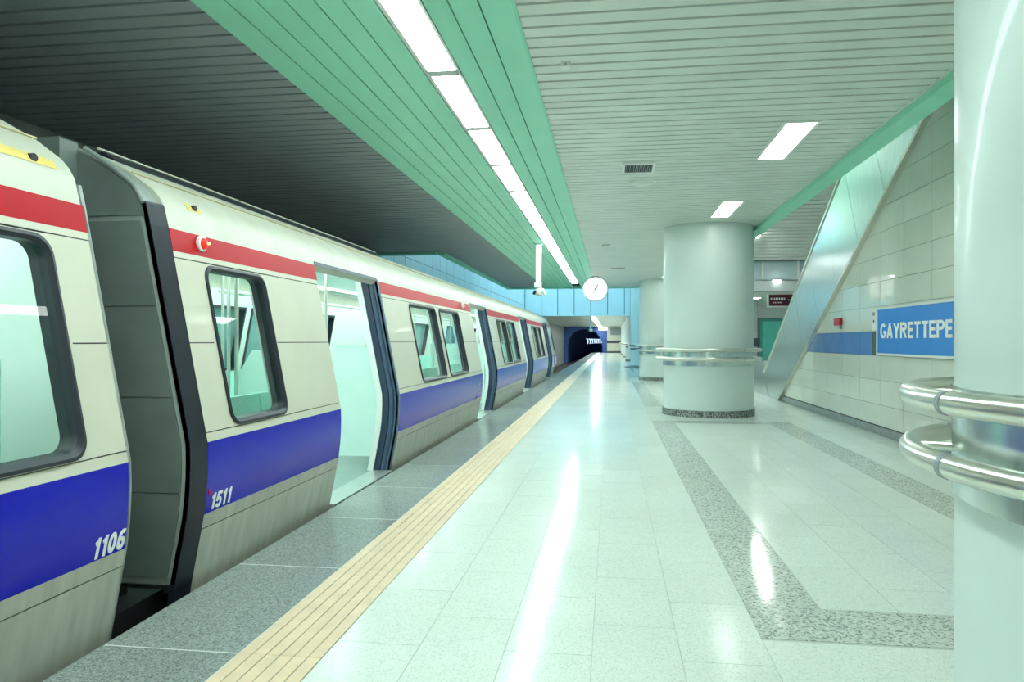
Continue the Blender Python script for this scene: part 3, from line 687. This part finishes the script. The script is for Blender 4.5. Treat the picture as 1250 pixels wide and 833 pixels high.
# ================================================================== TRAIN
PROF = [(-.40, -2.305), (-.05, -2.252), (.0, -2.245), (.30, -2.186), (.385, -2.170), (.50, -2.156), (.60, -2.150), (.68, -2.148), (.775, -2.150), (.85, -2.164), (1.775, -2.345), (1.935, -2.376), (2.05, -2.402), (2.10, -2.43), (2.145, -2.47), (2.24, -2.60), (2.335, -2.77), (2.42, -3.0), (2.47, -3.25), (2.49, -3.55)]
XC = -3.55
def XP(z):
    if z <= PROF[0][0]: return PROF[0][1]
    for (z0, x0), (z1, x1) in zip(PROF[:-1], PROF[1:]):
        if z <= z1: return x0 + (x1 - x0) * (z - z0) / (z1 - z0)
    return PROF[-1][1]
def zlist(a, e): return [a] + [z for z, _ in PROF if a + 1e-4 < z < e - 1e-4] + [e]
def sheet(k, y0, y1, z0, z1, off=0.0, th=0.02, mi=0, far=False):
    zs = zlist(z0, z1)
    f = (lambda x: 2*XC - x) if far else (lambda x: x)
    poly = [(f(XP(z) + off), z) for z in zs] + [(f(XP(z) + off - th), z) for z in zs[::-1]]
    n = len(zs)
    vs = []
    for (x, z) in poly: vs.append((x, y0, z))
    for (x, z) in poly: vs.append((x, y1, z))
    m2 = 2*n; fs = []
    for i in range(m2):
        j = (i+1) % m2; fs.append((i, j, m2 + j, m2 + i))
    for i in range(n-1):
        a_, b_, c_, d__ = i, i+1, m2-2-i, m2-1-i
        fs.append((a_, d__, c_, b_)); fs.append((m2+a_, m2+b_, m2+c_, m2+d__))
    k.add(vs, fs, mi)
def rrect(y0, y1, z0, z1, r, n=6):
    out = []
    for cy, cz, a0 in ((y1-r, z1-r, 0), (y0+r, z1-r, 90), (y0+r, z0+r, 180), (y1-r, z0+r, 270)):
        for i in range(n+1):
            a = math.radians(a0 + 90*i/n); out.append((cy + r*math.cos(a), cz + r*math.sin(a)))
    return out
def ring(k, A, B, offA, offB):
    n = len(A); o = len(k.v)
    k.v += [(XP(z) + offA, y, z) for y, z in A] + [(XP(z) + offB, y, z) for y, z in B]
    for i in range(n): j = (i+1) % n; k.face((o+i, o+j, o+n+j, o+n+i))
WZ0, WZ1 = 0.835, 1.762
def window(parent, y0, y1, r=0.09, fw=0.03):
    # surround, frame with rounded corners, pane
    a, e = y0 - .03, y1 + .03; za, ze = 0.828, 1.772
    R1 = rrect(y0, y1, WZ0, WZ1, r); cy, cz = (y0+y1)/2, (WZ0+WZ1)/2
    hy, hz = (e-a)/2, (ze-za)/2
    OUT = []
    for (y, z) in R1:
        dy_, dz_ = y-cy, z-cz; s = min(hy/abs(dy_) if abs(dy_) > 1e-6 else 9e9, hz/abs(dz_) if abs(dz_) > 1e-6 else 9e9); OUT.append((cy + dy_*s, cz + dz_*s))
    k = MB(); ring(k, OUT, R1, 0, 0)
    # corner triangles of the surround
    n = len(OUT)
    for (yc, zc) in ((e, ze), (a, ze), (a, za), (e, za)):
        for i in range(n):
            p, q = OUT[i], OUT[(i+1) % n]
            on_v = lambda P: abs(abs(P[0]-cy) - hy) < 1e-5
            on_h = lambda P: abs(abs(P[1]-cz) - hz) < 1e-5
            if ((on_v(p) and not on_h(p) and on_h(q)) or (on_h(p) and not on_v(p) and on_v(q))) and abs(p[0]-yc) + abs(p[1]-zc) + abs(q[0]-yc) + abs(q[1]-zc) < 0.6:
                k.add([(XP(p[1]), *p), (XP(zc), yc, zc), (XP(q[1]), *q)], [(0, 1, 2)])
    k.build('window_surround', 'train_white', parent)
    R2 = rrect(y0 + fw, y1 - fw, WZ0 + fw, WZ1 - fw, r - fw*.6); R1b = rrect(y0-.003, y1+.003, WZ0-.003, WZ1+.003, r)
    k = MB(); ring(k, R1b, R1b, -.005, .010); Rm = rrect(y0 + .012, y1 - .012, WZ0 + .012, WZ1 - .012, r - .008)
    ring(k, R1b, Rm, .010, .014); ring(k, Rm, R2, .014, -.004); ring(k, R2, R2, -.004, -.085)
    fr = k.build('window_frame', 'rubber', parent, True)
    R3 = rrect(y0 + fw*.9, y1 - fw*.9, WZ0 + fw*.9, WZ1 - fw*.9, r - fw*.55)
    k = MB(); o = [(XP(z) - .022, y, z) for y, z in R3]; k.add(o + [(x - .006, y, z) for x, y, z in o], [tuple(range(n))])
    k = MB(); k.add(o, [tuple(range(n))]); k.build('pane', 'train_glass', fr)
ROWS = [(-.40, .302, 'skirt_panel', 'train_skirt'), (.308, .385, 'side_panel', 'train_skirt'), (.385, .775, 'blue_stripe', 'train_blue'), (.775, .822, 'side_panel', 'train_white')]
SEAMS = [(.302, .308), (.822, .828), (1.772, 1.778)]
def side_segment(car, y0, y1, wins):
    for z0, z1, nm, m in ROWS:
        k = MB(); sheet(k, y0, y1, z0, z1); k.build(nm, m, car, True)
    gaps = []; c_ = y0
    for a, e in wins: gaps.append((c_, a - .03)); c_ = e + .03
    gaps.append((c_, y1))
    for a, e in gaps:
        if e - a < 0.01: continue
        for z0, z1 in ((.828, 1.307), (1.313, 1.772)):
            k = MB(); sheet(k, a, e, z0, z1); k.build('side_panel', 'train_white', car)
        k = MB(); sheet(k, a, e, 1.307, 1.313, -.008); k.build('panel_seam', 'seam_dark', car)
        k = MB(); sheet(k, a, e, .80, 1.80, -.10, .03); k.build('inner_wall', 'cabin_white', car)
    for z0, z1 in SEAMS:
        k = MB(); sheet(k, y0, y1, z0, z1, -.008); k.build('panel_seam', 'seam_dark', car)
    k = MB(); sheet(k, y0, y1, 1.778, 1.81); k.build('side_panel', 'train_white', car)
    k = MB(); sheet(k, y0, y1, 1.81, 1.935); k.build('red_stripe', 'train_red', car)
    k = MB(); sheet(k, y0, y1, 0.0, .80, -.10, .03); sheet(k, y0, y1, 1.80, 1.95, -.10, .03); k.build('inner_wall', 'cabin_white', car)
    for a, e in wins: window(car, a, e)
def roof(car, y0, y1):
    k = MB(); zs = zlist(1.935, 2.49); pr = [(XP(z), z) for z in zs]; pr += [(2*XC - x, z) for x, z in pr[::-1][1:]]
    inn = [(XC + (x - XC)*.96, z - .04) for x, z in pr[::-1]]
    k.v = [(x, y0, z) for x, z in pr + inn] + [(x, y1, z) for x, z in pr + inn]; n = len(pr); m2 = 2*n
    for i in range(m2): j = (i+1) % m2; k.face((i, j, m2+j, m2+i))
    for i in range(n-1):
        k.face((i, m2-1-i, m2-2-i, i+1)); k.face((m2+i, m2+i+1, m2+m2-2-i, m2+m2-1-i))
    k.build('roof', 'train_roof', car, True)
    # gutter line along the cant rail
    k = MB(); k.tube([(XP(2.24) + .004, y0, 2.245), (XP(2.24) + .004, y1, 2.245)], .005, 6); k.build('gutter', 'gutter_cream', car)
def opening(car, a, e):
    """open sliding doorway between a and e"""
    for y, s in ((a, -1), (e, 1)):
        k = MB(); sheet(k, min(y, y + s*.05), max(y, y + s*.05), -.03, 1.95, .006 if s > 0 else -.012, .10); df = k.build('door_frame', 'rubber_blue', car, True)
        k = MB(); sheet(k, min(y - s*.012, y + s*.03), max(y - s*.012, y + s*.03), -.02, 1.94, -.042, .012); k.build('rubber_lip', 'rubber_dark', df, True)
        k = MB(); sheet(k, min(y - s*.02, y + s*.05), max(y - s*.02, y + s*.05), 0.0, 1.93, -.096, .062); dl = k.build('door_leaf', 'rubber_dark', car, True)
        k = MB(); sheet(k, min(y - s*.03, y + s*.05), max(y - s*.03, y + s*.05), 0.0, 1.93, -.16, .06); k.build('inner_lining', 'cabin_white', car, True)
    k = MB(); sheet(k, a, e, 1.935, 1.965, .004, .09); k.build('door_header', 'rubber_dark', car)
    k = MB(); k.box(-2.42, -2.205, a + .01, e - .01, -.05, .004); k.build('door_sill', 'sill_steel', car)
    k = MB(); k.box(-2.30, -2.235, a + .01, e - .01, -.10, -.05); k.box(-2.205, -2.19, a + .01, e - .01, -.06, .0); k.build('sill_edge', 'seam_dark', car)
seat_p = [(-2.47, .95), (-2.50, .95), (-2.52, .50), (-2.90, .46), (-2.92, .40), (-2.88, .40), (-2.55, .42), (-2.45, .45)]
k = MB(); k.prism(seat_p, 0.01, .46, 'y'); seat_n = k.mesh('seat', 'mint_seat')
k = MB(); k.prism([(2*XC - x, z) for x, z in seat_p], 0.01, .46, 'y'); seat_f = k.mesh('seat', 'mint_seat')
k = MB(); k.tube([(0, 0, 0), (0, 0, 2.1)], .017, 8); pole_m = k.mesh('grab_pole', 'steel', True)
def cabin(car, y0, y1, benches, doors, lamps=True):
    box('cabin_floor', 'cabin_floor', car, -4.80, -2.30, y0, y1, -.06, 0.0)
    box('cabin_ceiling', 'cabin_white', car, -4.60, -2.50, y0, y1, 2.10, 2.13)
    box('light_line', 'cabin_lamp', car, -2.98, -2.86, y0 + .1, y1 - .1, 2.085, 2.10); box('light_line', 'cabin_lamp', car, -4.24, -4.12, y0 + .1, y1 - .1, 2.085, 2.10)
    # far side: lower wall, upper wall, piers, panes
    k = MB(); sheet(k, y0, y1, -.40, .95, 0, .10, 0, True); sheet(k, y0, y1, 1.75, 1.95, 0, .10, 0, True); k.build('far_wall', 'cabin_white', car)
    c_ = y0
    for a, e in benches:
        for q in lin(a + .1, e - .1, max(1, int((e-a)/1.4)))[:-1]:
            w = (e - a - .2) / max(1, int((e-a)/1.4))
            k = MB(); sheet(k, c_, q + .08, .95, 1.75, 0, .10, 0, True); k.build('far_pier', 'cabin_white', car); c_ = q + w - .08
            k = MB(); sheet(k, q + .08, q + w - .08, .95, 1.75, -.02, .01, 0, True); fg = k.build('far_pane', 'teal_glass', car)
            k = MB()
            for yy in (q + .08, q + w - .11): sheet(k, yy, yy + .03, .95, 1.75, -.03, .09, 0, True)
            sheet(k, q + .08, q + w - .08, .95, .98, -.03, .09, 0, True); sheet(k, q + .08, q + w - .08, 1.72, 1.75, -.03, .09, 0, True); k.build('pane_frame', 'rubber', fg)
    k = MB(); sheet(k, c_, y1, .95, 1.75, 0, .10, 0, True); k.build('far_pier', 'cabin_white', car)
    for a, e in benches:
        n = int((e - a) / .47)
        off = (e - a - n*.47) / 2
        for i in range(n):
            place('seat', seat_n, car, (0, a + off + i*.47, 0)); place('seat', seat_f, car, (0, a + off + i*.47, 0))
        for yy in (a + .02, e - .05):
            if yy < y0 + .1 or yy > y1 - .1: continue
            for s in (0, 1):
                x0, x1 = (-2.95, -2.42) if s == 0 else (-4.68, -4.15)
                k = MB(); k.prism([(x0, .12), (x1, .12), (x1, 1.25), (x0 + .12*(1-s), 1.25), (x0, 1.05)], yy, yy + .03, 'y'); k.build('draught_screen', 'mint_screen', car)
                place('grab_pole', pole_m, car, (-2.97 if s == 0 else -4.13, yy + .015, 0))
        for x in (-2.95, -4.15):
            k = MB(); k.tube([(x, a, 1.85), (x, e, 1.85)], .016, 8); k.build('grab_rail', 'steel', car, True)
    for a, e in doors: place('grab_pole', pole_m, car, (-3.55, (a + e) / 2, 0))
    k = MB(); k.box(-4.75, -2.35, y0 + .3, y1 - .3, -.98, -.3); k.build('underframe', 'under_black', car)

c2 = thing('train_car', 'metro car with open doors, red and blue stripes, numbered 1511', 'train car', (XC, 16, -1.04), 'metro train')
D = [(5.55 + 6.45*i, 7.11 + 6.45*i) for i in range(4)]
YS, YE = 3.62, 27.55
side_segment(c2, YS, D[0][0], [(3.89, 4.62)])
for i in range(3):
    a, e = D[i][1], D[i+1][0]
    side_segment(c2, a, e, [(a + 1.03, a + 2.30), (a + 2.50, a + 3.77)])
side_segment(c2, D[3][1], YE, [])
for a, e in D: opening(c2, a, e)
roof(c2, YS, YE)
cabin(c2, YS + .02, YE, [(YS + .1, D[0][0] - .1)] + [(D[i][1] + .1, D[i+1][0] - .1) for i in range(3)], D)
# cab nose
k = MB(); zs = [z for z, _ in PROF]; n = len(zs)
half = [(x, z) for z, x in PROF]; full = half + [(2*XC - x, z) for x, z in half[::-1][1:]]
for j in range(6):
    f = j / 5.0
    for x, z in full:
        hgt = max(0.0, (z - .7) / 1.8)
        ylen = 1.45 - .75*hgt**1.5 * 1.0
        y = YE + ylen * math.sin(f*math.pi/2)
        s = 1 - (0.20 * (1 - math.cos(f*math.pi/2)))
        k.v.append((XC + (x - XC)*s, y, z - (0.30*f*f*max(0, (z - 2.0)/.5) if z > 2.0 else 0)))
nf = len(full)
for j in range(5):
    for i in range(nf-1): k.face((j*nf+i, j*nf+i+1, (j+1)*nf+i+1, (j+1)*nf+i))
for i in range(n-1): k.face((5*nf+i, 5*nf+i+1, 5*nf+nf-2-i, 5*nf+nf-1-i)) if i < n-2 else k.face((5*nf+i, 5*nf+i+1, 5*nf+nf-1-i))
nose = k.build('cab_nose', 'train_white', c2, True)
k = MB(); sheet(k, YE + .02, YE + .9, .40, .775, .012, .02); k.build('nose_stripe', 'train_blue', c2)
k = MB(); sheet(k, YE + .35, YE + .85, .95, 1.68, .012, .02); k.build('cab_window', 'rubber_dark', c2)
# end face, rubber corner
def end_shape(inset, z0, ztop):
    zz = [z for z in zlist(z0, ztop)]
    p = [(XP(z) - inset, z) for z in zz]; return p + [(2*XC - x, z) for x, z in p[::-1]]
k = MB(); zz = zlist(.04, 2.36); p = [(XP(z) - .03, z) for z in zz]; p = p + [(2*XC - x, z) for x, z in p[::-1]]
k.prism(p, 3.50, 3.62, 'y'); ef = k.build('end_wall', 'end_grey_light', c2)
# grey sheets on the end face, with joints
for z0, z1 in ((.085, .52), (.526, 1.02), (1.026, 1.50), (1.506, 1.955), (1.985, 2.33)):
    zq = zlist(z0, z1); inset = .075 if z1 < 2 else .05
    k = MB(); k.prism([(XP(z) - inset, z) for z in zq] + [(-2.82, z1), (-2.82, z0)] if z1 < 2.3 else [(XP(z) - inset, z) for z in zq] + [(-2.82, z0)], 3.488, 3.50, 'y'); k.build('end_sheet', 'end_grey', ef)
k = MB(); zq = zlist(-.1, 2.06)
poly = [(XP(z) - .02, z) for z in zq]
for z0, z1 in zip(zq[:-1], zq[1:]):
    k.add([(XP(z0)-.025, 3.50, z0), (XP(z1)-.025, 3.50, z1), (XP(z1), 3.625, z1), (XP(z0), 3.625, z0), (XP(z0)-.055, 3.50, z0), (XP(z1)-.055, 3.50, z1)], [(0, 1, 2, 3), (4, 5, 1, 0)])
k.build('corner_rubber', 'rubber', c2, True)
k = MB()
for i, (yq) in enumerate((3.485,)):
    k.tube([(XP(2.05) - .03, yq, 2.05), (XP(2.10) - .03, yq, 2.10), (XP(2.145) - .02, yq, 2.15), (XP(2.24) - .02, yq, 2.25), (XP(2.335), yq, 2.345)], .014, 8)
k.build('end_bead', 'end_grey_light', c2, True)
# gangway between the cars
k = MB(); k.prism([(-2.83, .10), (-4.27, .10), (-4.27, 2.10), (-2.83, 2.10)], 3.02, 3.49, 'y'); gw = k.build('gangway', 'end_grey', c2)
for yy in (3.10, 3.22, 3.34):
    k = MB(); k.box(-2.83, -2.80, yy, yy + .05, .12, 2.08); k.build('bellows_fold', 'rubber', gw)
box('gangway_cap', 'end_grey', gw, -4.27, -2.815, 3.36, 3.49, 2.10, 2.375)
box('coupler_box', 'under_black', c2, -4.2, -2.55, 3.02, 3.52, -.55, .03); box('coupler_box', 'under_black', c2, -2.62, -2.40, 3.1, 3.6, -.50, -.02)
for i in range(4): box('coupler_rib', 'seam_dark', c2, -2.55, -2.53, 3.05, 3.5, -.45 + i*.12, -.41 + i*.12)
# roof fairing and its rim
k = MB(); k.prism([(XP(2.33), 2.33), (-2.86, 2.395), (-2.95, 2.40), (-2.95, 2.34)], 3.75, 8.5, 'y'); k.build('roof_fairing', 'rubber', c2)
k = MB(); k.tube([(-2.86, 3.7, 2.405), (-2.86, 8.5, 2.405)], .007, 8); k.build('fairing_rim', 'train_roof', c2)
# marker lamp
by, bz = 3.905, 1.885; bx = XP(bz)
k = MB()
k.v = []; prof = [(.0, .05), (.02, .045), (.031, .025), (.034, .0)]
def dome(k, cy, cz, prof, n=18):
    o = len(k.v); bx = XP(cz)
    for r, e in prof:
        for i in range(n):
            a = 2*math.pi*i/n; k.v.append((bx + e, cy + r*math.cos(a), cz + r*math.sin(a)))
    for j in range(len(prof)-1):
        for i in range(n): k.face((o+j*n+i, o+j*n+(i+1) % n, o+(j+1)*n+(i+1) % n, o+(j+1)*n+i))
for (cy, nm) in ((3.905, 0), (11.33, 1)):
    k = MB(); dome(k, cy, bz, [(.046, 0), (.046, .018), (.034, .022)]); ml = k.build('marker_lamp', 'white_plastic', c2, True)
    k = MB(); dome(k, cy, bz, [(.0, .048), (.012, .046), (.022, .040), (.030, .030), (.034, .018)]); k.build('lens', 'red_glow' if nm == 0 else 'white_plastic', ml, True)
    if nm == 0:
        k = MB(); dome(k, cy - .004, bz, [(0, .066), (.007, .063), (.008, .05)]); k.build('bulb', 'amber_glow', ml, True)
def plate(car, y0, y1, hole):
    k = MB(); sheet(k, y0, y1, 2.075, 2.118, .003, .004); pl = k.build('yellow_plate', 'yellow_plate', car)
    k = MB(); o = XP(2.097)
    n = 16; k.add([(o + .012, hole + .02*math.cos(2*math.pi*i/n), 2.097 + .018*math.sin(2*math.pi*i/n)) for i in range(n)] + [(o - .01, hole + .02*math.cos(2*math.pi*i/n), 2.097 + .018*math.sin(2*math.pi*i/n)) for i in range(n)], [tuple(range(n))] + [(i, (i+1) % n, n + (i+1) % n, n+i) for i in range(n)])
    k.build('socket', 'black_plastic', pl, True)
plate(c2, 3.86, 4.0, 3.935)
def number(car, txt, ya, yb, z0, h):
    word(car, 'number', txt, 0.2, lambda a, hh, e: (XP(z0 + hh) + .001 + e, ya + a + hh * .16, z0 + hh), yb - ya - .012, h)
number(c2, '1511', 3.665, 3.885, .398, .088)
k = MB(); sheet(k, 3.635, 3.66, .49, .515, .004, .004); k.build('red_mark', 'train_red', c2)

c1 = thing('train_car', 'nearest metro car at the left edge, blue stripe numbered 1106', 'train car', (XC, -2, -1.04), 'metro train')
side_segment(c1, -3.0, 2.985, [(1.20, 2.735)])
roof(c1, -3.0, 2.96)
cabin(c1, -3.0, 2.97, [(.6, 2.6)], [])
k = MB(); p = end_shape(.015, .03, 2.45); k.prism(p, 2.93, 2.975, 'y'); k.build('end_wall', 'cabin_white', c1)
k = MB(); sheet(k, 2.975, 2.995, -.3, 2.03, .0, .05); k.build('edge_bead', 'end_grey_light', c1, True)
plate(c1, 2.2, 2.872, 2.745)
number(c1, '1106', 2.765, 2.975, .392, .09)
